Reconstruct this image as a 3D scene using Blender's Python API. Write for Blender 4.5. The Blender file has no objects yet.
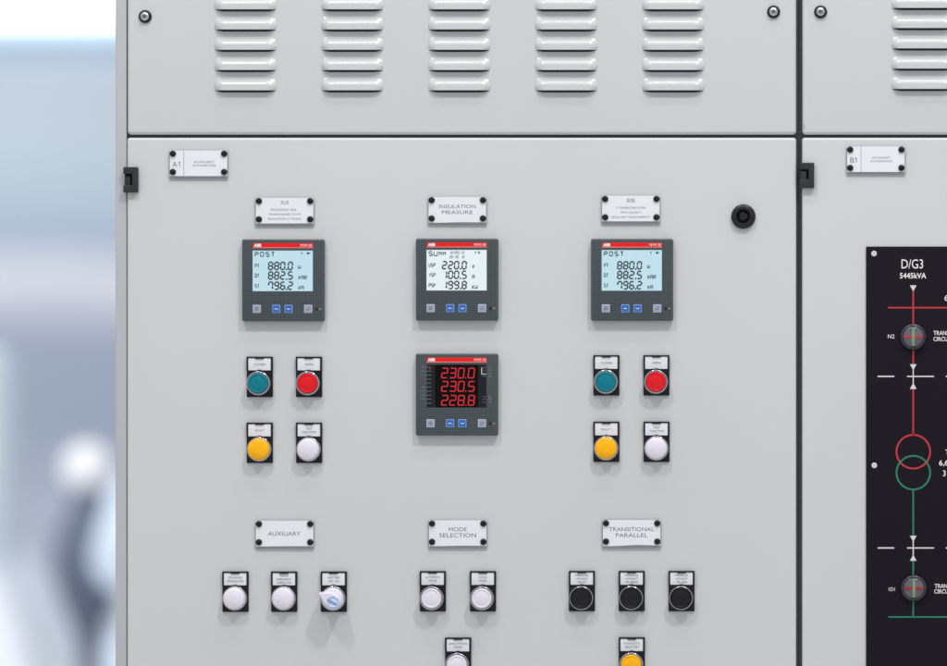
import bpy, bmesh, math, random
from mathutils import Vector
random.seed(4)
S = bpy.context.scene
C = S.collection
PI = math.pi
PX = 1.17              # millimetres on the door plane per photo pixel
Z0 = 1450.0            # height of the picture centre above the floor, mm

# ------------------------------------------------------------------ places
def U(px): return (px - 473.5) * PX
def V(py): return Z0 + (333.0 - py) * PX
def at(px, py, w=0.0):                      # a point on the door, w mm proud of it
    return (U(px) * .001, -w * .001, V(py) * .001)
def P(u, v, w): return Vector((u * .001, -w * .001, v * .001))

# ------------------------------------------------------------------ materials
def lin(c):
    return tuple(((x / 255.) / 12.92 if x / 255. <= .04045 else ((x / 255. + .055) / 1.055) ** 2.4) for x in c) + (1.0,)

def mat(name, col, rough=.5, metal=0., bump=0., bscale=400., var=0., vscale=6., emit=None, estr=0., spec=.5, coat=0., rvar=0.):
    m = bpy.data.materials.new(name); m.use_nodes = True
    nt = m.node_tree; b = nt.nodes['Principled BSDF']
    c = lin(col) if max(col) > 1.001 else tuple(col) + (1.,)
    b.inputs['Base Color'].default_value = c
    b.inputs['Roughness'].default_value = rough
    b.inputs['Metallic'].default_value = metal
    b.inputs['Specular IOR Level'].default_value = spec
    b.inputs['Coat Weight'].default_value = coat
    b.inputs['Coat Roughness'].default_value = .08
    tc = nt.nodes.new('ShaderNodeTexCoord')
    if var:
        n = nt.nodes.new('ShaderNodeTexNoise'); n.inputs['Scale'].default_value = vscale
        n.inputs['Detail'].default_value = 5
        nt.links.new(tc.outputs['Object'], n.inputs['Vector'])
        r = nt.nodes.new('ShaderNodeMapRange')
        r.inputs[1].default_value = .3; r.inputs[2].default_value = .7
        r.inputs[3].default_value = 1 - var; r.inputs[4].default_value = 1 + var
        nt.links.new(n.outputs['Fac'], r.inputs[0])
        mx = nt.nodes.new('ShaderNodeVectorMath'); mx.operation = 'SCALE'
        mx.inputs[0].default_value = c[:3]
        nt.links.new(r.outputs[0], mx.inputs['Scale'])
        nt.links.new(mx.outputs[0], b.inputs['Base Color'])
    if rvar:
        n = nt.nodes.new('ShaderNodeTexNoise'); n.inputs['Scale'].default_value = 30
        nt.links.new(tc.outputs['Object'], n.inputs['Vector'])
        r = nt.nodes.new('ShaderNodeMapRange')
        r.inputs[3].default_value = rough - rvar; r.inputs[4].default_value = rough + rvar
        nt.links.new(n.outputs['Fac'], r.inputs[0]); nt.links.new(r.outputs[0], b.inputs['Roughness'])
    if bump:
        n = nt.nodes.new('ShaderNodeTexNoise'); n.inputs['Scale'].default_value = bscale
        n.inputs['Detail'].default_value = 2
        nt.links.new(tc.outputs['Object'], n.inputs['Vector'])
        bp = nt.nodes.new('ShaderNodeBump'); bp.inputs['Strength'].default_value = bump
        bp.inputs['Distance'].default_value = .0004
        nt.links.new(n.outputs['Fac'], bp.inputs['Height']); nt.links.new(bp.outputs[0], b.inputs['Normal'])
    if emit:
        b.inputs['Emission Color'].default_value = lin(emit); b.inputs['Emission Strength'].default_value = estr
    return m

def grid_mat():                              # meter front: dark plastic moulded with a fine square grid
    m = mat('meter_front_plastic', (66, 75, 79), rough=.5, spec=.35)
    nt = m.node_tree; b = nt.nodes['Principled BSDF']
    tc = nt.nodes.new('ShaderNodeTexCoord'); sx = nt.nodes.new('ShaderNodeSeparateXYZ')
    nt.links.new(tc.outputs['Object'], sx.inputs[0])
    outs = []
    for ax in ('X', 'Z'):
        a = nt.nodes.new('ShaderNodeMath'); a.operation = 'MULTIPLY'; a.inputs[1].default_value = 1000 / 2.6
        f = nt.nodes.new('ShaderNodeMath'); f.operation = 'FRACT'
        g = nt.nodes.new('ShaderNodeMath'); g.operation = 'LESS_THAN'; g.inputs[1].default_value = .33
        nt.links.new(sx.outputs[ax], a.inputs[0]); nt.links.new(a.outputs[0], f.inputs[0]); nt.links.new(f.outputs[0], g.inputs[0])
        outs.append(g)
    o = nt.nodes.new('ShaderNodeMath'); o.operation = 'MAXIMUM'
    nt.links.new(outs[0].outputs[0], o.inputs[0]); nt.links.new(outs[1].outputs[0], o.inputs[1])
    mx = nt.nodes.new('ShaderNodeMix'); mx.data_type = 'RGBA'
    mx.inputs[6].default_value = lin((78, 88, 93)); mx.inputs[7].default_value = lin((57, 65, 69))
    nt.links.new(o.outputs[0], mx.inputs[0]); nt.links.new(mx.outputs[2], b.inputs['Base Color'])
    return m

def acrylic_mat():
    m = bpy.data.materials.new('clear_acrylic'); m.use_nodes = True
    nt = m.node_tree; nt.nodes.clear()
    o = nt.nodes.new('ShaderNodeOutputMaterial')
    t = nt.nodes.new('ShaderNodeBsdfTransparent'); t.inputs[0].default_value = (.97, .975, .98, 1)
    p = nt.nodes.new('ShaderNodeBsdfPrincipled'); p.inputs['Base Color'].default_value = lin((222, 224, 232)); p.inputs['Roughness'].default_value = .15
    lw = nt.nodes.new('ShaderNodeFresnel'); lw.inputs[0].default_value = 1.49
    ad = nt.nodes.new('ShaderNodeMath'); ad.operation = 'ADD'; ad.inputs[1].default_value = .06
    nt.links.new(lw.outputs[0], ad.inputs[0])
    mx = nt.nodes.new('ShaderNodeMixShader')
    nt.links.new(ad.outputs[0], mx.inputs[0]); nt.links.new(t.outputs[0], mx.inputs[1]); nt.links.new(p.outputs[0], mx.inputs[2])
    nt.links.new(mx.outputs[0], o.inputs[0])
    return m

M = {}
M['paint'] = mat('light_grey_enamel', (202, 204, 206), rough=.42, bump=.10, bscale=700, var=.018, vscale=3.5, rvar=.05)
M['louver'] = mat('light_grey_enamel_pressed', (198, 200, 202), rough=.2, bump=.45, bscale=170, coat=.32)
M['frame'] = mat('frame_enamel', (180, 181, 187), rough=.45, var=.015)
M['gasket'] = mat('black_rubber_gasket', (58, 59, 64), rough=.8, var=.1, spec=.2)
M['dark'] = mat('opening_shade', (14, 14, 18), rough=.9, var=.1)  # near-black colour standing in for the shade inside openings
M['black'] = mat('black_plastic', (19, 19, 24), rough=.45, bump=.15, bscale=1500, var=.08, spec=.3)
M['cap'] = mat('black_satin_cap', (20, 21, 26), rough=.4, var=.05, spec=.3)
M['lock'] = mat('black_moulded_plastic', (20, 20, 23), rough=.36, bump=.1, var=.08, spec=.4)
M['hinge'] = mat('charcoal_moulded_plastic', (36, 37, 41), rough=.55, bump=.2, var=.08)
M['chrome'] = mat('satin_chrome', (176, 176, 182), rough=.17, metal=1., rvar=.05)
M['steel'] = mat('screw_steel', (200, 200, 204), rough=.28, metal=1., rvar=.06)
M['recess'] = mat('screw_recess', (96, 96, 100), rough=.5, var=.1)
M['paper'] = mat('white_label_card', (229, 230, 236), rough=.6, var=.012, vscale=60)
M['insert'] = mat('white_legend_insert', (228, 229, 235), rough=.5, var=.012, vscale=60)
M['ink'] = mat('grey_print', (108, 108, 120), rough=.7, var=.05)
M['ink_dark'] = mat('dark_print', (66, 66, 78), rough=.7, var=.05)
M['acrylic'] = acrylic_mat()
M['teal'] = mat('teal_cap', (0, 120, 138), rough=.3, var=.06, vscale=150, spec=.2, coat=.15)
M['red'] = mat('red_cap', (222, 22, 34), rough=.3, var=.05, vscale=150, spec=.2, coat=.15)
M['yellow'] = mat('yellow_lens', (248, 178, 0), rough=.24, var=.09, vscale=150, spec=.35, emit=(255,180,0), estr=.03)
M['white'] = mat('milky_white_lens', (226, 222, 234), rough=.28, var=.02, vscale=150, coat=.3)
M['blackcap'] = mat('black_cap', (15, 14, 20), rough=.3, var=.06, vscale=150, spec=.35)
M['bluelens'] = mat('ice_blue_lens', (186, 206, 240), rough=.12, var=.1, vscale=250, coat=.5)
M['meter_side'] = mat('meter_case_plastic', (70, 78, 82), rough=.5, var=.03)
M['meter_front'] = grid_mat()
M['strip'] = mat('red_strip', (230, 26, 28), rough=.4, var=.02, spec=.25)
M['striplow'] = mat('pale_red_edge', (226, 130, 128), rough=.4, var=.02)
M['white_print'] = mat('white_print', (238, 236, 236), rough=.5, var=.01)
M['lcd'] = mat('pale_blue_lit_screen', (180, 210, 221), rough=.25, var=.01, emit=(180, 218, 230), estr=.16)
M['lcdw'] = mat('white_lit_screen', (216, 228, 231), rough=.25, var=.01, emit=(216, 232, 236), estr=.14)
M['seg'] = mat('lcd_segment', (22, 30, 38), rough=.6, var=.03)
M['seg_thin'] = mat('lcd_small_segment', (56, 70, 80), rough=.6, var=.03)
M['window'] = mat('smoked_window', (26, 28, 32), rough=.25, var=.03, spec=.25)
M['ledback'] = mat('black_display', (5, 2, 4), rough=.2, var=.05, spec=.15)
M['led'] = mat('lit_red_led', (150, 16, 22), rough=.4, var=.02, emit=(232, 40, 48), estr=.62)
M['faint'] = mat('faint_grey_print', (128, 134, 140), rough=.5, var=.02)
M['key_grey'] = mat('grey_key', (150, 156, 172), rough=.4, var=.02)
M['key_blue'] = mat('blue_key', (50, 100, 182), rough=.4, var=.02, spec=.3)
M['key_rim'] = mat('pale_key_rim', (176, 184, 206), rough=.4, var=.02)
M['key_rim_blue'] = mat('pale_blue_key_rim', (120, 156, 210), rough=.4, var=.02)
M['key_mark'] = mat('key_mark', (96, 104, 126), rough=.5, var=.02)
M['mimic'] = mat('matt_black_laminate', (20, 16, 26), rough=.5, bump=.12, bscale=900, var=.10, vscale=7, spec=.16)
M['m_red'] = mat('red_line_print', (192, 42, 54), rough=.5, var=.03)
M['m_green'] = mat('green_line_print', (32, 122, 96), rough=.5, var=.03)
M['m_white'] = mat('white_line_print', (214, 212, 216), rough=.5, var=.02)
M['i_lens'] = mat('grey_frosted_lens', (92, 88, 102), rough=.2, var=.2, vscale=90, coat=.4)
M['i_rim'] = mat('dark_metal_rim', (46, 44, 52), rough=.3, spec=.6, var=.1)
M['i_red'] = mat('red_bar', (168, 54, 70), rough=.4, var=.05, vscale=100)
M['i_green'] = mat('pale_green_bar', (118, 152, 110), rough=.4, var=.05, vscale=100)
M['i_redd'] = mat('dark_red_bar', (150, 36, 46), rough=.4, var=.3, vscale=400)
M['scratch'] = mat('chipped_paint', (128, 128, 134), rough=.7, var=.1)

# ------------------------------------------------------------------ mesh helpers
def obj(name, bm, m, parent=None, loc=None, kind=None, label=None):
    bmesh.ops.recalc_face_normals(bm, faces=bm.faces[:])
    for f in bm.faces: f.smooth = True
    for e in bm.edges:
        if len(e.link_faces) == 2 and e.calc_face_angle(0) > .62: e.smooth = False
    me = bpy.data.meshes.new(name); bm.to_mesh(me); bm.free()
    for x in (m if isinstance(m, (list, tuple)) else [m]): me.materials.append(x)
    o = bpy.data.objects.new(name, me); C.objects.link(o)
    if parent: o.parent = parent
    if loc: o.location = loc
    if kind: o['kind'] = kind
    if label: o['label'] = label
    return o

def thing(name, label, cat, loc=(0, 0, 0), group=None):
    o = bpy.data.objects.new(name, None); C.objects.link(o); o.location = loc
    o.empty_display_size = .02
    o['label'] = label; o['category'] = cat
    if group: o['group'] = group
    return o

def outline(u0, u1, v0, v1, r, n=5):
    pts = []
    if r < 1e-4: return [(u0, v0), (u1, v0), (u1, v1), (u0, v1)]
    for cx, cy, a0 in ((u1 - r, v0 + r, -PI / 2), (u1 - r, v1 - r, 0), (u0 + r, v1 - r, PI / 2), (u0 + r, v0 + r, PI)):
        for k in range(n + 1):
            a = a0 + PI / 2 * k / n
            pts.append((cx + r * math.cos(a), cy + r * math.sin(a)))
    return pts

def loft(bm, loops, mi=0, cap0=True, cap1=True, mi_cap=None):
    rings = [[bm.verts.new(p) for p in L] for L in loops]
    n = len(rings[0])
    for a, b in zip(rings, rings[1:]):
        for i in range(n):
            f = bm.faces.new((a[i], a[(i + 1) % n], b[(i + 1) % n], b[i])); f.material_index = mi
    if cap0: bm.faces.new(rings[0]).material_index = mi
    if cap1: bm.faces.new(rings[-1]).material_index = mi if mi_cap is None else mi_cap

def slab(bm, u0, u1, v0, v1, w0, w1, r=0., bev=0., nb=3, mi=0, mi_cap=None, nc=5):
    r = max(r, bev * 1.02)
    loops = [[P(u, v, w0) for u, v in outline(u0, u1, v0, v1, r, nc)]]
    if bev:
        for k in range(nb + 1):
            a = PI / 2 * k / nb
            ins = bev * (1 - math.cos(a)); w = w1 - bev + bev * math.sin(a)
            loops.append([P(u, v, w) for u, v in outline(u0 + ins, u1 - ins, v0 + ins, v1 - ins, max(r - ins, 1e-3), nc)])
    else:
        loops.append([P(u, v, w1) for u, v in outline(u0, u1, v0, v1, r, nc)])
    loft(bm, loops, mi, mi_cap=mi_cap)

def lathe(bm, prof, cu=0., cv=0., n=40, mi=0, cap0=True, cap1=True):   # prof: (radius, w)
    loops = [[P(cu + r * math.cos(2 * PI * k / n), cv + r * math.sin(2 * PI * k / n), w) for k in range(n)] for r, w in prof]
    loft(bm, loops, mi, cap0, cap1)

def new(): return bmesh.new()
def B(u0, u1, v0, v1, w0, w1, **k):
    bm = new(); slab(bm, u0, u1, v0, v1, w0, w1, **k); return bm
def L(prof, **k):
    bm = new(); lathe(bm, prof, **k); return bm

def dome(r0, w0, r1, w1, n=5):               # quarter-round from (r0,w0) up to (r1,w1)
    return [(r1 + (r0 - r1) * math.cos(PI / 2 * k / n), w0 + (w1 - w0) * math.sin(PI / 2 * k / n)) for k in range(n + 1)]

def quad(bm, pts, w, mi=0):
    f = bm.faces.new([bm.verts.new(P(u, v, w)) for u, v in pts]); f.material_index = mi

def line(bm, a, b, t, w, th=.12):            # a printed stroke, a thin raised bar
    (x0, y0), (x1, y1) = a, b
    d = math.hypot(x1 - x0, y1 - y0) or 1
    nx, ny = -(y1 - y0) / d * t / 2, (x1 - x0) / d * t / 2
    pts = [(x0 + nx, y0 + ny), (x1 + nx, y1 + ny), (x1 - nx, y1 - ny), (x0 - nx, y0 - ny)]
    loft(bm, [[P(u, v, w) for u, v in pts], [P(u, v, w + th) for u, v in pts]])

def text(bm, s, cu, cv, width, height, w, bold=.0, left=False, line_gap=1.0):
    """lettering with the built-in font fitted in width x height mm round (cu, cv)"""
    cur = bpy.data.curves.new('lettering_curve', 'FONT')
    cur.body = s; cur.size = 1; cur.resolution_u = 3
    cur.align_x = 'LEFT' if left else 'CENTER'; cur.space_line = line_gap; cur.offset = bold
    o = bpy.data.objects.new('lettering_curve', cur); C.objects.link(o)
    dg = bpy.context.evaluated_depsgraph_get(); dg.update()
    me = bpy.data.meshes.new_from_object(o.evaluated_get(dg))
    xs = [v.co.x for v in me.vertices]; ys = [v.co.y for v in me.vertices]
    x0, x1, y0, y1 = min(xs), max(xs), min(ys), max(ys)
    kx = width / (x1 - x0) if width else height / (y1 - y0)
    ky = height / (y1 - y0)
    vs = []
    for v in me.vertices:
        u = cu + (v.co.x - x0) * kx if left else cu + (v.co.x - (x0 + x1) / 2) * kx
        vs.append(bm.verts.new(P(u, cv + (v.co.y - (y0 + y1) / 2) * ky, w)))
    for p in me.polygons:
        try: bm.faces.new([vs[i] for i in p.vertices])
        except ValueError: pass
    bpy.data.objects.remove(o); bpy.data.curves.remove(cur); bpy.data.meshes.remove(me)

# strokes of the display characters on a 1 x 2 cell, y up
a_, b_, c_, d_, e_, f_, g_ = ((0, 2), (1, 2)), ((1, 2), (1, 1)), ((1, 1), (1, 0)), ((0, 0), (1, 0)), ((0, 1), (0, 0)), ((0, 2), (0, 1)), ((0, 1), (1, 1))
GL = {'0': [a_, b_, c_, d_, e_, f_], '1': [b_, c_], '2': [a_, b_, g_, e_, d_], '3': [a_, b_, g_, c_, d_], '4': [f_, g_, b_, c_],
      '5': [a_, f_, g_, c_, d_], '6': [a_, f_, g_, e_, c_, d_], '7': [a_, b_, c_, f_], '8': [a_, b_, c_, d_, e_, f_, g_],
      '9': [a_, b_, c_, d_, f_, g_], 'P': [a_, b_, e_, f_, g_], 'O': [a_, b_, c_, d_, e_, f_], 'S': [a_, f_, g_, c_, d_],
      'T': [a_, ((.5, 2), (.5, 0))], 'Q': [a_, b_, c_, d_, e_, f_, ((.5, .6), (1, 0))], 'U': [b_, c_, d_, e_, f_],
      'M': [e_, f_, b_, c_, ((0, 2), (.5, 1)), ((.5, 1), (1, 2))], 'V': [((0, 2), (.35, 0)), ((.35, 0), (1, 2))],
      'A': [a_, b_, c_, e_, f_, g_], 'R': [a_, b_, e_, f_, g_, ((.4, 1), (1, 0))], 'I': [((.5, 2), (.5, 0))],
      'W': [e_, f_, b_, c_, ((0, 0), (.5, 1)), ((.5, 1), (1, 0))], 'K': [e_, f_, ((0, 1), (1, 2)), ((0, 1), (1, 0))],
      '/': [((0, 0), (1, 2))], ':': [((.4, .5), (.4, .6)), ((.4, 1.4), (.4, 1.5))], ' ': []}

def segs(bm, s, x0, y0, cw, ch, gap, t, w, shear=.06, th=.1):
    """display characters; x0,y0 = lower left corner, mm"""
    x = x0
    for ch_ in s:
        if ch_ == '.':
            line(bm, (x - gap * .3, y0), (x - gap * .3 + t * 1.0, y0), t * 1.15, w, th); x += gap * .75; continue
        for (p, q) in GL[ch_]:
            px_, py_, qx, qy = p[0] * cw, p[1] * ch / 2, q[0] * cw, q[1] * ch / 2
            d = math.hypot(qx - px_, qy - py_) or 1; k = min(.3, t * .28 / d)
            ax, ay = px_ + (qx - px_) * k, py_ + (qy - py_) * k; bx, by = qx - (qx - px_) * k, qy - (qy - py_) * k
            line(bm, (x + ax + ay * shear, y0 + ay), (x + bx + by * shear, y0 + by), t, w, th)
        x += cw + gap

# ------------------------------------------------------------------ the setting behind and below
YB = 8.0                                     # the far wall stands this far behind the doors
CX, CZ = U(870) * .001, V(360) * .001        # where the camera looks from
CAM_D = 4.0
def far(px, py, y=YB):                       # where a far thing stands in the hall
    k = (CAM_D + y) / CAM_D
    return Vector((CX + (px - 870) * PX * .001 * k, y, CZ + (360 - py) * PX * .001 * k))

def plane(name, pts, m, **k):
    bm = new(); bm.faces.new([bm.verts.new(p) for p in pts]); return obj(name, bm, m, **k)

mf = mat('grey_concrete_floor', (204, 204, 204), rough=.45, bump=.1, bscale=60, var=.06, vscale=2)
plane('floor', [(-14, -9, 0), (10, -9, 0), (10, YB + .5, 0), (-14, YB + .5, 0)], mf, kind='structure')

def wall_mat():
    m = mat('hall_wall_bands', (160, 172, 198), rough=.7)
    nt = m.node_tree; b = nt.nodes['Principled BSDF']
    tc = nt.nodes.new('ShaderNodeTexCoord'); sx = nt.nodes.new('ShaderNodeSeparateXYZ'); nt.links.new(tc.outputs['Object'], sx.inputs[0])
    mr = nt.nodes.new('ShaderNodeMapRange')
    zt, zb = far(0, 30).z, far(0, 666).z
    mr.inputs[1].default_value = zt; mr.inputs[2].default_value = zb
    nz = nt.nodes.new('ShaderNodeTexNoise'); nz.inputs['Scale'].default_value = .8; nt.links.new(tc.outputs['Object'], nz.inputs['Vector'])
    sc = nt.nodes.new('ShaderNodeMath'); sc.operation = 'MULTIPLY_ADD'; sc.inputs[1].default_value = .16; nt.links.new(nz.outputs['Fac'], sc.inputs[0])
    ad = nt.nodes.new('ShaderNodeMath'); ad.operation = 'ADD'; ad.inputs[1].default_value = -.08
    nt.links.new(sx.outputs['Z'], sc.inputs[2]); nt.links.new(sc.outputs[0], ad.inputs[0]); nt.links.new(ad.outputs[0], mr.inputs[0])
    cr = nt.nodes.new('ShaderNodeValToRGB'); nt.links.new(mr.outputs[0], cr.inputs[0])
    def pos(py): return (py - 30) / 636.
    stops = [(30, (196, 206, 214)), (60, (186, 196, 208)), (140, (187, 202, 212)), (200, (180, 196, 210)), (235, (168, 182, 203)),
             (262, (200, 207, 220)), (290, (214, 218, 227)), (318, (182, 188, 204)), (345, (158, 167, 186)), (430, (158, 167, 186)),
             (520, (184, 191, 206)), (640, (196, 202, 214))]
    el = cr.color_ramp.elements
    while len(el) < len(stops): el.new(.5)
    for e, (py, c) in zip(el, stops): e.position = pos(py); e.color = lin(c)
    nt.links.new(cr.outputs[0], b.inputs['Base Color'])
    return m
bm = new()
bm.faces.new([bm.verts.new(p) for p in ((-14, YB + .3, 0), (10, YB + .3, 0), (10, YB + .3, 5.5), (-14, YB + .3, 5.5))])
obj('back_wall', bm, wall_mat(), kind='structure')

def hall_box(bm, x0, x1, y0, y1, z0, z1, bev=.02):
    r = bmesh.ops.create_cube(bm, size=1)
    for v in r['verts']:
        v.co = Vector(((x0 + x1) / 2 + v.co.x * (x1 - x0), (y0 + y1) / 2 + v.co.y * (y1 - y0), (z0 + z1) / 2 + v.co.z * (z1 - z0)))
    if bev: bmesh.ops.bevel(bm, geom=list({e for v in r['verts'] for e in v.link_edges}), offset=bev, segments=2, affect='EDGES')

# lit window band high on the far wall
g = far(0, 19)
t = thing('window', 'blown-out bright window band, blurred at the top left behind the cabinet', 'window', (g.x, YB + .2, g.z))
bm = new(); hall_box(bm, -1.6, 2.6, -.03, .03, .0, 1.0, 0)
obj('pane', bm, mat('lit_window_pane', (240, 248, 255), rough=.3, emit=(236, 248, 255), estr=1.6, var=.01), t)
bm = new(); hall_box(bm, -1.7, 2.7, -.035, .04, -.05, 0, .01)
obj('glowing_sill', bm, mat('cyan_sill_glow', (214, 232, 244), rough=.5, var=.02, emit=(190, 230, 250), estr=.30), t)  # emission paints the cyan glow along the window's lower edge

def lathe_z(bm, prof, n=32):
    rings = [[bm.verts.new((r * math.cos(2 * PI * k / n), r * math.sin(2 * PI * k / n), z)) for k in range(n)] for r, z in prof]
    for A, Bb in zip(rings, rings[1:]):
        for i in range(n): bm.faces.new((A[i], A[(i + 1) % n], Bb[(i + 1) % n], Bb[i]))
    bm.faces.new(rings[0]); bm.faces.new(rings[-1])

YP = 7.0
kp = PX * .001 * (CAM_D + YP) / CAM_D         # metres per photo pixel at that distance
h0 = far(88, 468, YP)
t = thing('post', 'blurred dark upright with a round white top, far behind the left edge of the cabinet', 'post', (h0.x, YP, 0))
bm = new(); z = h0.z
lathe_z(bm, [(8 * kp, 0), (8 * kp, z - 195 * kp), (13 * kp, z - 165 * kp), (26 * kp, z - 135 * kp), (35 * kp, z - 98 * kp), (31 * kp, z - 62 * kp), (17 * kp, z - 36 * kp), (12 * kp, z - 18 * kp)])
obj('column', bm, mat('dark_slate_blue', (100, 110, 130), rough=.6, var=.05), t)
bm = new(); R = 25 * kp
lathe_z(bm, [(R * math.sin(PI * k / 14) + .001, z - R * math.cos(PI * k / 14)) for k in range(15)])
obj('round_top', bm, mat('white_glow_far', (246, 246, 250), rough=.4, var=.01, emit=(235, 240, 250), estr=.08), t)  # slight emission put in to brighten the ball, not a lamp

h1 = far(128, 530, 6.4); kq = PX * .001 * (CAM_D + 6.4) / CAM_D
t = thing('drum', 'blurred pale rounded shape half hidden by the left edge of the cabinet', 'drum', (h1.x, 6.4, 0))
bm = new(); z = h1.z
lathe_z(bm, [(22 * kq, 0), (22 * kq, z - 118 * kq), (8 * kq, z - 92 * kq), (8 * kq, z - 66 * kq), (26 * kq, z - 56 * kq), (37 * kq, z - 32 * kq), (33 * kq, z - 8 * kq), (22 * kq, z + 30 * kq), (8 * kq, z + 56 * kq)])
obj('drum_body', bm, mat('ice_blue_glow_far', (214, 230, 246), rough=.5, var=.02, emit=(200, 225, 245), estr=.06), t)  # faint emission lifts the drum's tone, it is no light source

h2 = far(20, 548, 7.3); k5 = PX * .001 * (CAM_D + 7.3) / CAM_D
t = thing('machine_housing', 'large pale rounded housing, blurred in the lower left corner of the picture', 'machine', (h2.x, 7.3, 0))
bm = new(); z = h2.z; rr = 62 * k5
pts = []
loops = []
for (ins, zz) in ((0, 0), (0, z - 150 * k5), (rr * .2, z - 90 * k5), (rr * .55, z - 40 * k5), (rr * 1.1, z + 8 * k5)):
    loops.append([Vector((u, v, zz)) for u, v in outline(-.9 + ins, 46 * k5 - ins, -.35 + ins * .3, .35 - ins * .3, .08, 4)])
loft(bm, loops)
obj('housing', bm, mat('pale_white_glow_far', (232, 236, 244), rough=.6, var=.02, emit=(225, 234, 248), estr=.17), t)  # brightness partly painted with emission, the housing itself is unlit

h3 = far(8, 300, 7.2)
t = thing('pillar', 'pale blurred upright block at the far left edge of the picture', 'pillar', (h3.x, 7.2, 0))
bm = new(); hall_box(bm, -.35, .0, -.12, .12, 0, far(0, 345, 7.2).z, .03)
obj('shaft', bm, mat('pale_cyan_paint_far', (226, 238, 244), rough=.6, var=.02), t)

# ------------------------------------------------------------------ cabinets
TOP, BOT = -140, 1480
def louver_mesh():
    bm = new()
    W, Hh, Lh = 37.4, 6.2, 14.6
    nu, nv = 40, 14
    def endg(s):                             # s: distance from an end, mm
        x = min(1., s / 11.)
        return math.sin(x * PI / 2) ** .85 if x < 1 else 1.
    def pt(i, j):
        s = -1 + 2 * i / nu
        # finer columns near the ends
        s = math.copysign(1 - (1 - abs(s)) ** 1.45, s)
        v = (j / nv) ** 1.2
        inset = 2.2 * (1 - v) ** 1.5 + 1.6 * max(0., v - .72) ** 1.0 / .28
        u = s * (W - inset)
        d = (W - inset) - abs(u)
        prof = math.sin(min(1., v / .62) * PI / 2) ** 1.15
        prof *= .93 + .07 * v
        h = Hh * prof * endg(d * 1.0)
        return u, Lh / 2 - v * Lh, h - .15
    g = [[bm.verts.new(P(*pt(i, j))) for j in range(nv + 1)] for i in range(nu + 1)]
    for i in range(nu):
        for j in range(nv): bm.faces.new((g[i][j], g[i + 1][j], g[i + 1][j + 1], g[i][j + 1]))
    # rolled lip, then a near-black face painted as the shaded mouth below it
    lip = []; mouth = []
    for i in range(nu + 1):
        u, v, h = pt(i, nv); k = max(0., (h + .15) / Hh)
        lip.append(bm.verts.new(P(u, v - .35 * k, h - .35 * k - .02)))
        mouth.append(bm.verts.new(P(u * .985, v - .35 * k - 2.0 * k - .02, .12)))
    for i in range(nu):
        bm.faces.new((g[i][nv], g[i + 1][nv], lip[i + 1], lip[i]))
        f = bm.faces.new((lip[i], lip[i + 1], mouth[i + 1], mouth[i])); f.material_index = 1
    o = obj('louver', bm, [M['louver'], M['dark']])
    return o
louver0 = louver_mesh(); first_louver = [True]

def panel_screw(px, py, parent):
    bm = new()
    lathe(bm, [(7.6, 0)] + dome(7.6, 1.2, 5.2, 3.0) + [(5.2, 2.6)], n=32, mi=0)
    lathe(bm, [(5.1, 2.4), (5.1, 3.4)] + dome(5.1, 3.4, 1.2, 5.8, 5), n=32, mi=1)
    turn = random.random() * 1.5
    for a in (turn, turn + PI / 2):
        c, s = math.cos(a) * 1.7, math.sin(a) * 1.7
        line(bm, (-c, -s), (c, s), .75, 5.55, .3)
    for f in bm.faces:
        if f.calc_center_median().y < -.00555: f.material_index = 2
    return obj('screw', bm, [M['cap'], M['steel'], M['recess']], parent, at(px, py))

def hinge(px0, px1, py0, py1, parent, kind):
    u0, u1, v0, v1 = U(px0), U(px1), V(py1), V(py0)
    w, h = u1 - u0, v1 - v0
    bm = new()
    # C-shaped block: two arms and a back, with a lower tongue in the mouth
    slab(bm, -w / 2 + w * .62, w / 2, -h / 2, h / 2, -2, 6.5, r=.8, bev=.8)
    slab(bm, -w / 2, -w / 2 + w * .64, h / 2 - h * .27, h / 2, -2, 6.3, r=.5, bev=.6)
    slab(bm, -w / 2, -w / 2 + w * .64, -h / 2, -h / 2 + h * (.27 if kind == 0 else .34), -2, 6.3, r=.5, bev=.6)
    slab(bm, -w / 2 + .8, -w / 2 + w * .46, -h / 2 + h * .2, h / 2 - h * .34, -2, 3.2 if kind == 0 else 5.0, r=.4, bev=.4)
    slab(bm, -w / 2 + .6, -w / 2 + w * .63, -h / 2 + h * .2, h / 2 - h * .2, -2, .8, mi=1)
    c = at((px0 + px1) / 2, (py0 + py1) / 2)
    return obj('hinge', bm, [M['hinge'], M['dark']], parent, c)

def door_lock(px, py, parent):
    bm = new()
    lathe(bm, [(14.4, -1), (14.4, 1.5)] + dome(14.4, 1.5, 11.0, 6.0, 5) + [(8.6, 6.6), (8.0, 6.4), (7.8, 1.5)], n=48, mi=0, cap1=False)
    lathe(bm, [(7.9, 1.4), (7.7, 1.5)], n=48, mi=1)
    # triangular key spigot
    R = 5.6
    tri = [(R * math.cos(a), R * math.sin(a)) for a in (PI / 2 + .5 + 2 * PI * k / 3 + e for k in range(3) for e in (-.42, .42))]
    loft(bm, [[P(u, v, 1.4) for u, v in tri], [P(u, v, 5.2) for u, v in tri], [P(u * .88, v * .88, 5.7) for u, v in tri]])
    return obj('lock', bm, [M['lock'], M['dark']], parent, at(px, py))

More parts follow.
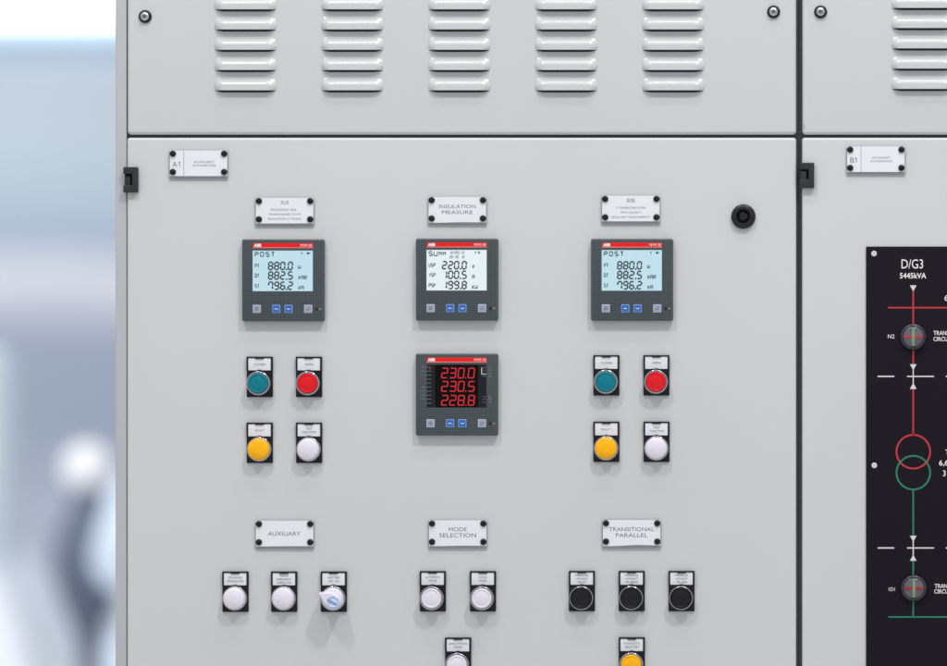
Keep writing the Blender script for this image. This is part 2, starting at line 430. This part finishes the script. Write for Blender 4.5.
def cabinet(label, x0, x1, door0, door1, cols, rows_bottom, screws, hinge_box, lock, kind, frame_w=-2.2):
    t = thing('electrical_cabinet', label, 'cabinet', (U((x0 + x1) / 2) * .001, 0, 0), 'electrical cabinets side by side')
    ox = U((x0 + x1) / 2)
    def part(name, bm, m, parent=t): 
        o = obj(name, bm, m, parent)
        if parent is t: o.location = (-ox * .001, 0, 0)
        return o
    bm = new()
    slab(bm, U(x0), U(x1), 0, V(TOP - 5), -600, -18, r=2)
    part('body', bm, M['gasket'] if False else M['frame'])
    # front frame: left post, plinth, and the dark gasket round the doors
    bm = new(); slab(bm, U(x0), U(door0) - 1.2, 1, V(TOP - 4), -17.8, frame_w, r=1, bev=.9)
    if door0 - x0 > 6: part('frame_post', bm, M['frame'])
    else: bm.free()
    bm = new(); slab(bm, U(door0) - .9, U(x1) - .1, 100, V(TOP - 3), -17.8, -5.2, r=1)
    part('gasket', bm, M['gasket'])
    bm = new(); slab(bm, U(door0), U(door1), 2, 95, -17.8, -4, r=1, bev=.8)
    part('plinth', bm, M['frame'])
    bm = new(); slab(bm, U(door0), U(door1), V(134.6), V(TOP), -20, 0, r=4.2, bev=4.2, nb=7)
    vp = part('vent_panel', bm, M['paint'])
    bm = new(); slab(bm, U(door0) - .3, U(door1), V(BOT), V(137.6), -20, 0, r=3.4, bev=3.4, nb=6)
    dr = part('door', bm, M['paint'])
    off = Vector((0, 0, 0))
    for cxp in cols:
        for i, yb in enumerate(rows_bottom):
            if first_louver[0]: lv = louver0; first_louver[0] = False
            else: lv = louver0.copy(); C.objects.link(lv)
            lv.parent = vp; lv.location = at(cxp, yb - 1.9 - 14.6 / 2 / PX, .0)
    for s in screws: panel_screw(*s, vp)
    hinge(*hinge_box, dr, kind)
    if lock: door_lock(*lock, dr)
    return t, vp, dr

rows = [12.3, 32.4, 52.7, 72.9, 93.2]
rowsr = [r - 1.6 for r in rows]
cabA, vpA, drA = cabinet('wide light grey cabinet whose door carries four meters and many push buttons',
        115, 798.6, 127, 796.2, [245.6, 352.4, 459.4, 566.2, 673.2], [r - .8 for r in rows], [(145.3, 16.7), (773.6, 12)],
        (124.4, 138.5, 167.3, 192.5), (743.4, 216.6), 0)
cabB, vpB, drB = cabinet('light grey cabinet cut off by the right edge, carrying the black diagram board',
        798.9, 1483, 802.2, 1471, [922.5], [r - 2.2 for r in rows], [(820.6, 12)], (800, 814.2, 163, 188.2), None, 1)
# chipped mark in the lower left corner of the right vent panel
bm = new(); line(bm, (-1.4, 2.6), (.6, 1.4), .6, .02, .06); line(bm, (.6, 1.6), (1.0, -2.6), .6, .02, .06)
obj('paint_chip', bm, M['scratch'], vpB, at(803.9, 127))

# ------------------------------------------------------------------ nameplates
def nameplate(px, py, label, lines, split=None, warp=0.):
    t = thing('nameplate', label, 'nameplate', at(px, py), 'clear nameplates with four black caps on the cabinet doors')
    obj('clear_plate', B(-34.6, 34.2, -18.4, 15.6, .7, 2.3, r=.8, bev=.4), M['acrylic'], t)
    # card slightly waved
    bm = new(); n = 24
    def cv(i): s = -1 + 2 * i / n; return warp * math.sin(s * 2.6 + .8) * .8
    top = [(-33.6 + 67.2 * i / n, 14.6 + cv(i) * .1) for i in range(n + 1)]
    bot = [(-33.6 + 67.2 * i / n, -15.4 + cv(i)) for i in range(n + 1)][::-1]
    loft(bm, [[P(u, v, 2.35) for u, v in top + bot], [P(u, v, 2.65) for u, v in top + bot]])
    card = obj('card', bm, M['paper'], t)
    bm = new()
    for (s, cu, cvv, wd, ht, *r) in lines:
        if s in ('A1', 'B1'):                 # the figure one has a flag
            x = cu + wd * .36
            line(bm, (x, cvv - ht / 2), (x, cvv + ht / 2), .75, 2.7, .05); line(bm, (x + .2, cvv + ht / 2 - .2), (x - 1.5, cvv + ht / 2 - 1.6), .7, 2.7, .05)
            s = s[0]; cu -= wd * .2; wd *= .55
        text(bm, s, cu, cvv, wd, ht, 2.74, bold=r[0] if r else 0.)
    if split is not None: line(bm, (split, -15), (split, 14.4), (.45), 2.7, .05)
    obj('lettering', bm, M['ink'], card)
    for u in (-30.0, 30.0):
        for v in (-10.6, 10.8):
            obj('cap', L([(2.4, 0), (2.4, 2.4), (3.7, 2.75), (3.7, 3.5)] + dome(3.7, 3.5, 1.6, 5.2), cu=u, cv=v, n=24), M['cap'], t)
    return t

nameplate(199, 163.1, 'nameplate reading A1, at the top left corner of the wide door', [('A1', -25.8, -1.5, 10, 6.2), ('AUXILIARY', 6.5, 1.2, 24, 2.6), ('AUTOMATION', 6.5, -3.0, 27, 2.8)], split=-17.3)
nameplate(285, 210.4, 'nameplate with four small lines of print above the left blue-screened meter', [('3US', 0, 9, 9.5, 4.4), ('SECONDARY SIDE', -1.5, .6, 30, 2.4), ('TRANSFORMER TO 971', 0, -4.8, 38, 2.4), ('REGULATION LT PANELS', 0, -10, 39, 2.4)])
nameplate(457.6, 209.5, 'nameplate reading INSULATION MEASURE above the white-screened meter', [('INSULATION', 0, 3.4, 43, 4.2), ('MEASURE', 0, -3.4, 36, 4.2)], warp=.4)
nameplate(631, 208.3, 'nameplate with four small lines of print above the right blue-screened meter', [('30E', 0, 9, 10, 4.4), ('LT GENERATORS SYSTEM', 0, .4, 34, 2.4), ('WITH COUPLE 4', 0, -5, 24, 2.6), ('SINGLE UNIT TRANSFORMER MT', 0, -10.4, 45, 2.4)])
nameplate(875.8, 159, 'nameplate reading B1 on the right-hand door above the black diagram board', [('B1', -25.8, -1.5, 8.5, 6), ('AUXILIARY', 6.5, 1.4, 22, 2.4), ('AUTOMATION', 6.5, -2.8, 26, 2.4)], split=-17.3)
nameplate(285, 533, 'nameplate reading AUXILIARY above the two white lamps and the selector switch', [('AUXILIARY', -.5, -.6, 38, 4.6)], warp=.2)
nameplate(458, 532.6, 'nameplate reading MODE SELECTION above the white mode lamps', [('MODE', 0, 4.0, 21, 4.6), ('SELECTION', 0, -3.0, 43, 4.8)], warp=.4)
nameplate(631.8, 532.3, 'nameplate reading TRANSITIONAL PARALLEL above the three black buttons', [('TRANSITIONAL', 0, 3.8, 53, 4.6), ('PARALLEL', 0, -3.2, 37, 4.6)], warp=.9)

# ------------------------------------------------------------------ push buttons and lamps
BV = -7.4                                     # button axis below the legend plate's middle
def legend(t, lines):
    bm = new()
    slab(bm, -15.2, 15.2, -23.6, 23.6, 0, 2.6, r=1.0, bev=.6)
    slab(bm, -15.2, -13.4, 7.0, 23.6, 0, 4.2, r=.5, bev=.4)
    slab(bm, 13.4, 15.2, 7.0, 23.6, 0, 4.2, r=.5, bev=.4)
    slab(bm, -15.2, 15.2, 22.2, 23.75, 0, 4.1, r=.5, bev=.4)
    slab(bm, -5.2, 5.2, 21.0, 23.0, 0, 4.6, r=.6, bev=.4)     # top clip
    slab(bm, -2.4, 2.4, 6.9, 8.2, 0, 4.6, r=.5, bev=.3)       # lower clip
    obj('legend_plate', bm, M['black'], t)
    ins = obj('legend_insert', B(-13.2, 13.2, 7.6, 22.0, 2.4, 3.3, r=.6, bev=.2), M['insert'], t)
    bm = new(); n = len(lines)
    for i, (s, wd) in enumerate(lines):
        text(bm, s, .3, 14.6 + (n - 1) * 2.0 - i * 4.0, wd, 2.5, 3.38)
    obj('lettering', bm, M['ink_dark'], ins)

def ring(t, m, hgt, r=14.0, ri=11.9):
    bm = new()
    lathe(bm, [(r - .3, 2), (r - .3, hgt - 1.5)] + [(r, hgt - 1.5)] + dome(r, hgt - .9, r - 1.0, hgt, 4) + [(ri + .2, hgt), (ri, hgt - .5), (ri, 3)], cv=BV, n=64, cap1=False)
    # small locating notch at twelve o'clock
    slab(bm, -.9, .9, BV + r - 1.2, BV + r + .25, 3, hgt + .15, r=.3, bev=.2)
    return obj('bezel', bm, m, t)

BTN_GROUP = 'push buttons and lamps on the wide cabinet door'
def flush_button(px, py, name, cat, label, lines, m, hgt=12.5, bez='chrome', proud=1.2, ro=14.0, ri=11.9):
    t = thing(name, label, cat, at(px, py), BTN_GROUP)
    legend(t, lines)
    ring(t, M[bez], hgt, ro, ri); k = ri - .2
    obj('cap', L([(k, 3), (k, hgt + proud - 1.0)] + dome(k, hgt + proud - 1.0, k - 1.1, hgt + proud, 4) + [(k - 2.0, hgt + proud), (k - 2.6, hgt + proud - .6), (7, hgt + proud - .1), (4, hgt + proud + .35), (1.5, hgt + proud + .5)], cv=BV, n=64), m, t)
    return t

def dome_lamp(px, py, label, lines, m, hgt=14.6):
    t = thing('indicator_lamp', label, 'indicator lamp', at(px, py), BTN_GROUP)
    legend(t, lines)
    bm = new()
    lathe(bm, [(14.3, 2), (14.3, 6.0)] + dome(14.3, 6.0, 13.4, 7.2, 4) + [(12.8, 7.2)], cv=BV, n=64)
    slab(bm, -.9, .9, BV + 12.6, BV + 14.5, 3, 7.6, r=.3, bev=.2)
    obj('bezel', bm, M['chrome'], t)
    bm = new()
    lathe(bm, [(13.0, 6.6), (12.8, hgt - 5.0)] + dome(12.8, hgt - 5.0, 10.0, hgt - .7, 7) + [(8.4, hgt - .1), (6, hgt + .5), (4, hgt + .85), (1.5, hgt + 1.05)], cv=BV, n=64)
    obj('lens', bm, m, t)
    return t

CL, OP, FA = [('CLOSED', 14)], [('OPEN', 10)], [('FAULT', 11)]
TE = [('TEST', 8), ('FUNCTION', 16)]
flush_button(260, 376.9, 'push_button', 'push button', 'teal push button below the left blue-screened meter', CL, M['teal'])
flush_button(309.2, 376.9, 'push_button', 'push button', 'red push button below the left blue-screened meter', OP, M['red'])
dome_lamp(260, 442.8, 'yellow lamp below the left teal push button', FA, M['yellow'])
dome_lamp(309.3, 442.8, 'white lamp below the left red push button', TE, M['white'])
flush_button(606.5, 375.4, 'push_button', 'push button', 'teal push button below the right blue-screened meter', CL, M['teal'])
flush_button(656.5, 375.4, 'push_button', 'push button', 'red push button below the right blue-screened meter', OP, M['red'])
dome_lamp(606.5, 441.8, 'yellow lamp below the right teal push button', [('FAULT 1', 13)], M['yellow'])
dome_lamp(656.6, 441.8, 'white lamp below the right red push button', TE, M['white'])
dome_lamp(235.7, 591.6, 'white lamp leftmost of the row under the AUXILIARY nameplate', [('DIAGNOSIS', 16), ('SIGNALLING', 19)], M['white'])
dome_lamp(284.4, 591.6, 'white lamp in the middle of the row under the AUXILIARY nameplate', [('FORCE', 10), ('EMERGENCY', 17), ('SUPPLY ON', 16)], M['white'])
flush_button(433, 591.2, 'indicator_lamp', 'indicator lamp', 'white lamp reading AUTOMATIC MODE, left one under the MODE SELECTION nameplate', [('AUTOMATIC', 17), ('MODE', 9)], M['white'], 14.0, proud=1.6)
flush_button(483.1, 591.2, 'indicator_lamp', 'indicator lamp', 'white lamp reading LOCAL MODE, right one under the MODE SELECTION nameplate', [('LOCAL', 10), ('MODE', 9)], M['white'], 14.0, proud=1.6)
flush_button(458.3, 657.6, 'indicator_lamp', 'indicator lamp', 'white lamp cut by the bottom edge, below and between the two mode lamps', [('SEMIAUTOMATIC', 22), ('MODE', 9)], M['white'], 14.0, proud=1.6)
flush_button(582, 591, 'push_button', 'push button', 'black push button leftmost of the three under the TRANSITIONAL PARALLEL nameplate', [('PARALLEL', 16), ('WITHOUT', 14), ('TR-GT', 10)], M['blackcap'], proud=-.2, ro=13.9, ri=12.7)
flush_button(631.8, 591, 'push_button', 'push button', 'black push button in the middle of the three under the TRANSITIONAL PARALLEL nameplate', [('PARALLEL', 16), ('WITHOUT', 14), ('TR-SEND', 15)], M['blackcap'], proud=-.2, ro=13.9, ri=12.7)
flush_button(681.6, 591, 'push_button', 'push button', 'black push button rightmost of the three under the TRANSITIONAL PARALLEL nameplate', [('PARALLEL', 16), ('WITHOUT', 14), ('TR-GEN', 12)], M['blackcap'], proud=-.2, ro=13.9, ri=12.7)
flush_button(631.9, 657.3, 'indicator_lamp', 'indicator lamp', 'yellow lamp cut by the bottom edge, below the middle black push button', [('DIAGNOSTIC', 19), ('SELECTED', 16)], M['yellow'], proud=1.6)

# rotary selector with a beak-shaped handle
t = thing('selector_switch', 'white selector switch with beak-shaped handle and ice blue lens, right of the AUXILIARY lamps', 'switch', at(334, 591.6), BTN_GROUP)
legend(t, [('HEATERS', 14), ('OFF - ON', 12)])
ring(t, M['chrome'], 8.5, 14.4, 12.4)
obj('knob', L([(12.6, 3), (12.6, 12)] + dome(12.6, 12, 10.8, 14.4, 4) + [(6, 14.6)], cv=BV, n=56), M['white'], t)
ang = math.radians(151)
ca, sa = math.cos(ang), math.sin(ang)
def rot(a, b): return (a * ca - b * sa, BV + a * sa + b * ca)
out = []
for k in range(13):                           # round tail end
    a = PI / 2 + PI * k / 12
    out.append((-5.0 + 8.2 * math.cos(a), 8.2 * math.sin(a)))
out += [(0, -8.0), (6, -6.0), (12.5, -2.0), (14.4, -.9), (14.9, 0), (14.4, .9), (12.5, 2.0), (6, 6.0), (0, 8.0)]
def hl(k, w): return [P(*rot((a + .5) * k - .5, b * k), w) for a, b in out]
bm = new(); loft(bm, [hl(1.06, 12), hl(1.04, 27), hl(1.0, 28.6), hl(.9, 29.6)])
hd = obj('handle', bm, M['white'], t)
out2 = [(-4.8 + 7.4 * math.cos(2 * PI * k / 28) * (1.0 if math.cos(2 * PI * k / 28) < 0 else 1.15), 6.9 * math.sin(2 * PI * k / 28)) for k in range(28)]
def l2(k, w): return [P(*rot(-4.5 + (a + 4.5) * k, b * k), w) for a, b in out2]
bm = new(); loft(bm, [l2(1, 28), l2(1, 29.7), l2(.86, 30.4), l2(.76, 29.9), l2(.3, 29.5)])
obj('lens', bm, M['bluelens'], hd)
bm = new(); line(bm, rot(-9, 1.2), rot(2.5, 1.2), 2.0, 29.4, 1.2)
obj('pointer', bm, mat('blue_grey_pointer', (120, 144, 190), rough=.3, var=.03), hd)

# ------------------------------------------------------------------ panel meters
H = 81.8 * PX / 2
def lu(x): return x * PX - H                  # meter-local photo pixels -> mm
def lv(y): return H - y * PX
FW = 8.6                                      # front face height above the door
def meter_base(px, py, label, model):
    t = thing('panel_meter', label, 'meter', at(px, py), 'square panel meters on the wide cabinet door')
    bm = new()
    slab(bm, -H, H, -H, H, 0, FW, r=2.2, bev=1.6, nb=3, mi=0, mi_cap=1)
    obj('case', bm, [M['meter_side'], M['meter_front']], t)
    bm = new(); slab(bm, lu(11), lu(71), lv(8.0), lv(3.9), FW - .5, FW + .25, r=.2)
    st = obj('brand_strip', bm, M['strip'], t)
    obj('strip_edge', B(lu(11), lu(71), lv(8.9), lv(8.05), FW - .5, FW + .22), M['striplow'], st)
    bm = new()
    text(bm, 'ABB', lu(15.8), lv(6.1), 8.6, 3.7, FW + .34, bold=.05)
    # the vertical and horizontal cuts through the emblem
    text(bm, model, lu(64.2), lv(6.1), 13.4, 3.0, FW + .34)
    obj('lettering', bm, M['white_print'], st)
    for i, x in enumerate((14.9, 34.4, 46.6, 66.2)):
        blue = i in (1, 2)
        bm = new()
        slab(bm, lu(x - 4.1), lu(x + 4.1), lv(73.6), lv(65.5), FW - 1, FW + .5, r=.7, bev=.3, mi=0)
        slab(bm, lu(x - 3.3), lu(x + 3.3), lv(72.8), lv(66.3), FW - 1, FW + .62, r=.5, mi=1)
        key = obj('key', bm, [M['key_rim_blue'], M['key_blue']] if blue else [M['key_rim'], M['key_grey']], t,
                  label='blue arrow key' if blue else 'pale grey key')
        bm = new(); cu, cv = lu(x), lv(69.6)
        if i == 0:
            for a, b in (((-1.4, 1.6), (1.4, 1.6)), ((-1.4, -1.6), (1.4, -1.6)), ((-1.4, 1.6), (-1.4, -1.6)), ((1.4, 1.6), (1.4, -1.6)), ((-1.4, 0), (1.4, 0))):
                line(bm, (cu + a[0], cv + a[1]), (cu + b[0], cv + b[1]), .5, FW + .66, .06)
        elif i == 3:
            line(bm, (cu - 2, cv - .4), (cu - .6, cv - 1.7), .6, FW + .66, .06); line(bm, (cu - .6, cv - 1.7), (cu + 2.1, cv + 1.7), .6, FW + .66, .06)
        else:
            s = 1 if i == 1 else -1
            line(bm, (cu - 2, cv - .7 * s), (cu, cv + .8 * s), .7, FW + .66, .06); line(bm, (cu, cv + .8 * s), (cu + 2, cv - .7 * s), .7, FW + .66, .06)
        obj('key_symbol', bm, M['white_print'] if blue else M['key_mark'], key)
    obj('status_led', L([(2.0, FW - .5), (2.0, FW + .1), (1.6, FW + .2)], cu=lu(74.6), cv=lv(69.6), n=20), mat('dark_red_led', (52, 14, 18), rough=.2, var=.05), t)
    bm = new(); slab(bm, lu(76.9), lu(79.2), lv(70.4), lv(68.9), FW - .3, FW + .15)
    obj('led_mark', bm, M['faint'], t)
    return t

def lcd(px, py, label, model, screen, title, labels, values, units, extra=False):
    t = meter_base(px, py, label, model)
    bm = new(); slab(bm, lu(10.4), lu(71.2), lv(52.2), lv(11.0), FW - 1, FW + .12, r=.4)
    fr = obj('screen_frame', bm, M['meter_side'], t)
    sc = obj('screen', B(lu(10.8), lu(70.8), lv(51.8), lv(11.4), FW - 1, FW + .2, r=.3), screen, t)
    W = FW + .24
    bm = new()
    for v, yb in zip(values, (30.6, 40.2, 50.4)):
        x = lu(26.6)
        if v[0] == '1': x += 0
        segs(bm, v, x, lv(yb) + .5, 4.6, 8.4, 2.45, 1.6, W)
    segs(bm, title[0], lu(13.2), lv(17.4) + .3, 3.6 if not extra else 4.0, 4.9, 2.75 if not extra else 1.9, 1.05, W, 0)
    obj('digits', bm, M['seg'], sc)
    bm = new()
    for s, yb in zip(labels, (28.2, 38.0, 48.4)):
        segs(bm, s, lu(13.2), lv(yb), 1.9, 4.0, .85, .8, W, 0)
    for s, yb in zip(units, (29.6, 40.0, 50.2)):
        segs(bm, s, lu(56.4), lv(yb), 2.45, 4.2, 1.1, .85, W)
    if extra:
        segs(bm, 'MM', lu(23.4), lv(16.9), 2.8, 4.3, 1.9, .95, W, 0)
        segs(bm, '12/05/12', lu(33.6), lv(15.2), 1.35, 2.9, .9, .48, W)
        segs(bm, '20:25:10', lu(33.8), lv(19.6), 1.35, 2.9, .9, .48, W)
    # two status icons at the top right
    line(bm, (lu(58.8), lv(13.4)), (lu(60.8), lv(13.4)), .6, W); line(bm, (lu(59.8), lv(13.4)), (lu(59.8), lv(15.2)), .6, W)
    slab(bm, lu(64.9 if not extra else 62.4), lu(67.2 if not extra else 64.0), lv(15.0), lv(13.0), W, W + .1)
    line(bm, (lu(68.0), lv(13.0)), (lu(68.0), lv(15.0)), .5, W) if not extra else None
    obj('small_characters', bm, M['seg_thin'], sc)
    return t

lcd(284.1, 280.4, 'square meter with pale blue screen on the left, below the four-line nameplate', 'M1M 20', M['lcd'], ['POST'], ['PT', 'QT', 'ST'], ['880.0', '882.5', '796.2'], ['W', 'VAR', 'VA'])
lcd(457.6, 279.7, 'square meter with white screen in the middle, below the INSULATION MEASURE nameplate', 'M1M 30', M['lcdw'], ['SU'], ['USP', 'ISP', 'PSP'], ['220.0', '100.5', '199.8'], ['V', 'A', 'KW'], True)
lcd(632.4, 279.9, 'square meter with pale blue screen on the right, nearest the door lock', 'M1M 20', M['lcd'], ['POST'], ['PT', 'QT', 'ST'], ['880.0', '882.5', '796.2'], ['W', 'VAR', 'VA'])

t = meter_base(457.5, 394.5, 'square meter with glowing red digits, directly under the white-screened meter', 'M1M 10')
obj('window', B(lu(11.2), lu(70.7), lv(53.7), lv(10.9), FW - 1, FW + .15, r=.3), M['window'], t)
sc = obj('display', B(lu(19.5), lu(62.5), lv(53.6), lv(11.0), FW - 1, FW + .22, r=.2), M['ledback'], t)
bm = new()
for v, yb in zip(('230.0', '230.5', '228.8'), (24.6, 37.9, 51.8)):
    segs(bm, v, lu(25.8), lv(yb) + .5, 6.5, 11.2, 3.1, 1.12, FW + .26, .1)
obj('digits', bm, M['led'], sc)
bm = new(); W = FW + .06; random.seed(9)
for i in range(10):
    y = 13.2 + i * 4.0
    x0 = 3.6 + random.random() * 3
    if i < 3 or 4 < i < 9:
        text(bm, random.choice(['kV', 'V', 'A', 'kW', 'kVA', 'Hz', 'PF']), lu(7.2), lv(y), 3.6, 1.7, W)
    line(bm, (lu(9.4), lv(y + .3)), (lu(11.0), lv(y + .3)), .35, W, .05)
    line(bm, (lu(11.6), lv(y + .3)), (lu(15.8), lv(y + .3)), .45, FW + .18, .05)
for y, s in ((14, 'L1'), (16.6, 'L2'), (19.6, 'L3'), (22.6, 'N'), (43, 'k'), (45.4, 'M'), (48.4, 'G')):
    text(bm, s, lu(74.4), lv(y), 3.4, 1.8, W)
    line(bm, (lu(66.6), lv(y)), (lu(70.2), lv(y)), .35, FW + .18, .05)
obj('scale_print', bm, M['faint'], t)
bm = new()
line(bm, (lu(65.9), lv(14)), (lu(65.9), lv(20.6)), .7, FW + .2, .06); line(bm, (lu(65.9), lv(20.6)), (lu(70.4), lv(20.6)), .5, FW + .2, .06)
obj('bracket_mark', bm, M['white_print'], t)
obj('alarm_dot', L([(.7, FW), (.7, FW + .3)], cu=lu(14.4), cv=lv(15.2), n=14), M['led'], t)

# ------------------------------------------------------------------ diagram board on the right-hand door
DX, DY = 866, 246.6
t = thing('diagram_board', 'tall black diagram board with red and green lines, on the right-hand cabinet door', 'sign', at(DX, DY))
def du(px): return (px - DX) * PX
def dv(py): return (DY - py) * PX
obj('board', B(0, du(1180), dv(1010), 0, -.5, 2.2, r=1.2, bev=.5), M['mimic'], t)
for (sx_, sy_) in ((874, 253.8), (874.3, 465.4)):
    bm = new(); lathe(bm, [(3.3, 1), (3.3, 2.8)] + dome(3.3, 2.8, 1.9, 3.6, 3) + [(1.5, 3.5), (1.4, 2.9)], cu=du(sx_), cv=dv(sy_), n=24)
    obj('screw', bm, M['m_white'], t)
W = 2.24; T = 1.85
def circ(bm, cx, cy, r, th):
    n = 64
    loops = [[P(du(cx) + q * math.cos(2 * PI * k / n), dv(cy) + q * math.sin(2 * PI * k / n), w) for k in range(n)]
             for q, w in ((r * PX - th / 2, W), (r * PX - th / 2, W + .12), (r * PX + th / 2, W + .12), (r * PX + th / 2, W))]
    loft(bm, loops, cap0=False, cap1=False)
def dl(bm, x0, y0, x1, y1, th=T, w=W): line(bm, (du(x0), dv(y0)), (du(x1), dv(y1)), th, w)
def tri(bm, x, y0, y1, hw=3.3):
    pts = [(du(x - hw), dv(y0)), (du(x + hw), dv(y0)), (du(x), dv(y1))]
    loft(bm, [[P(u, v, W + .1) for u, v in pts], [P(u, v, W + .26) for u, v in pts]])
def board_line(name, m, *a):
    bm = new(); dl(bm, *a); obj(name, bm, M[m], t)
for a in ((913.2, 290, 913.2, 365), (888, 307.7, 1170, 307.7, 1.7, W + .03), (913.2, 388, 913.2, 435.2)): board_line('red_line', 'm_red', *a)
for a in ((913.2, 489, 913.2, 537), (913.2, 559, 913.2, 616), (888.3, 616.8, 1170, 616.8, 1.8, W + .03)): board_line('green_line', 'm_green', *a)
bm = new(); circ(bm, 913.3, 451.6, 16.8, 2.0); obj('red_ring', bm, M['m_red'], t)
bm = new(); W += .05; circ(bm, 913.3, 472.6, 16.8, 2.0); W -= .05; obj('green_ring', bm, M['m_green'], t)
def board_arrow(y0, y1):
    bm = new(); tri(bm, 913.2, y0, y1); obj('arrow', bm, M['m_white'], t)
board_arrow(285.4, 291.4)
for y0, y1, ym in ((364.2, 389, 376.4), (535.6, 560.6, 547.8)):
    board_arrow(y0, y0 + 6); board_arrow(y1, y1 - 6)
    for a in ((913.2, y0 + 3, 913.2, y1 - 3, 1.3, W + .05), (907, ym, 934, ym, 1.5, W + .08), (877.6, ym, 894.2, ym, 1.6), (945.8, ym, 962, ym, 1.6)):
        board_line('white_line', 'm_white', *a)
TW = W + .1
def dt(s, cx, cy, wpx, hpx, left=False, bold=0.):
    bm = new(); text(bm, s, du(cx), dv(cy), wpx * PX if wpx else None, hpx * PX, TW, left=left, bold=bold)
    obj('lettering', bm, M['white_print'], t)
dt('D/G3', 912.3, 264, 21.6, 9.2)
dt('5445kVA', 913, 275.7, 26.4, 5.6, bold=.015)
dt('N2', 891.2, 336.4, 6.6, 4.0)
dt('TRANSFORMER', 933.4, 333, 34, 4.3, True, .01); dt('CIRCUIT BREAKER', 933.4, 339, 40, 4.3, True, .01)
dt('1D1', 891.8, 589, 6.0, 3.6)
dt('TRANSFORMER', 934.6, 585.8, 34, 4.3, True, .01); dt('CIRCUIT BREAKER', 934.2, 591.2, 40, 4.3, True, .01)
dt('TR3', 945.2, 452.0, 12, 5.0, True); dt('6,6/0,4kV', 939, 463.2, 30, 6.4, True, .01); dt('3150kVA', 943, 473.2, 26, 6.0, True, .01)
dt('6kV', 944.5, 298, 12, 6, True)

def position_indicator(px, py, label, red):
    t = thing('position_indicator', label, 'indicator', at(px, py, 2.2), 'round position indicators on the diagram board')
    bm = new(); lathe(bm, [(15.2, 0), (15.2, 3)] + dome(15.2, 3, 13.2, 5.6, 4) + [(12.2, 5.8), (11.9, 5.0)], n=56)
    obj('housing', bm, M['i_rim'], t)
    obj('lens', L([(11.7, 4.5), (11.7, 5.6)] + dome(11.7, 5.6, 9.8, 6.8, 4) + [(5, 7.3), (2, 7.4)], n=56), M['i_lens'], t)
    bm = new(); slab(bm, -10.3, 10.3, -1.8, 1.8, 5, 7.55, r=.3, bev=.2); obj('red_bar', bm, M[red], t)
    bm = new(); slab(bm, -1.6, 1.6, -10.4, 10.4, 5, 7.66, r=.3, bev=.2); obj('green_bar', bm, M['i_green'], t)
position_indicator(913.2, 336.8, 'round indicator with red and green cross, on the red line of the diagram board', 'i_red')
position_indicator(913.8, 587.8, 'round indicator with red and green cross, on the green line of the diagram board', 'i_redd')

# ------------------------------------------------------------------ light
w = bpy.data.worlds.new('World'); S.world = w; w.use_nodes = True
nt = w.node_tree; bg = nt.nodes['Background']; bg.inputs[1].default_value = 1.0
tc = nt.nodes.new('ShaderNodeTexCoord'); sx = nt.nodes.new('ShaderNodeSeparateXYZ'); nt.links.new(tc.outputs['Generated'], sx.inputs[0])
mr = nt.nodes.new('ShaderNodeMapRange'); mr.inputs[1].default_value = -1; mr.inputs[2].default_value = 1
nt.links.new(sx.outputs['Z'], mr.inputs[0])
cr = nt.nodes.new('ShaderNodeValToRGB'); nt.links.new(mr.outputs[0], cr.inputs[0]); nt.links.new(cr.outputs[0], bg.inputs[0])
el = cr.color_ramp.elements
el.new(.5); el.new(.72)
for e, (p, v) in zip(el, ((0, .51), (.46, .53), (.62, .62), (1, .74))): e.position = p; e.color = (v * .985, v * .99, v * 1.025, 1)

def lamp(name, loc, target, sx_, sy_, power, col=(1, .98, .95)):
    l = bpy.data.lights.new(name, 'AREA'); l.shape = 'RECTANGLE'; l.size = sx_; l.size_y = sy_; l.energy = power; l.color = col
    o = bpy.data.objects.new(name, l); C.objects.link(o); o.location = loc
    d = Vector(target) - Vector(loc); o.rotation_euler = d.to_track_quat('-Z', 'Y').to_euler()
    return o
zc = Z0 * .001
tgt = (0, 0, zc)
for x, p in ((-1.15, 56), (1.6, 80)):
    lamp('ceiling_lamp', (x, -2.45, zc + 3.75), (x * .3, 0, zc - .1), .2, .45, p)
for k in range(5):
    lamp('ceiling_tube', (-.5 + k * .5, -1.15, zc + 3.7), (.1, 0, zc - .1), .22, .12, 6.5)
lamp('hall_fill', (-4.5, 4.2, 4.6), (-3.0, 7.5, 1.5), 2.5, 1.5, 135, (1, .99, .97))  # added fill, unseen, brightens the far wall and blurred shapes

# ------------------------------------------------------------------ camera
cam = bpy.data.cameras.new('Camera'); co = bpy.data.objects.new('Camera', cam); C.objects.link(co)
co.location = (CX, -CAM_D, CZ); co.rotation_euler = (PI / 2, 0, 0)
cam.sensor_width = 36; cam.sensor_fit = 'HORIZONTAL'
cam.lens = 36 * CAM_D * 1000 / (947 * PX)
cam.shift_x = (473.5 - 870) / 947; cam.shift_y = (360 - 333) / 947
cam.clip_start = .05; cam.clip_end = 200
cam.dof.use_dof = True; cam.dof.focus_distance = CAM_D - .004
cam.dof.aperture_fstop = cam.lens / 66.0
S.camera = co
S.view_settings.view_transform = 'Standard'; S.view_settings.look = 'None'
S.view_settings.exposure = 0; S.view_settings.gamma = 1
S.render.engine = 'CYCLES'
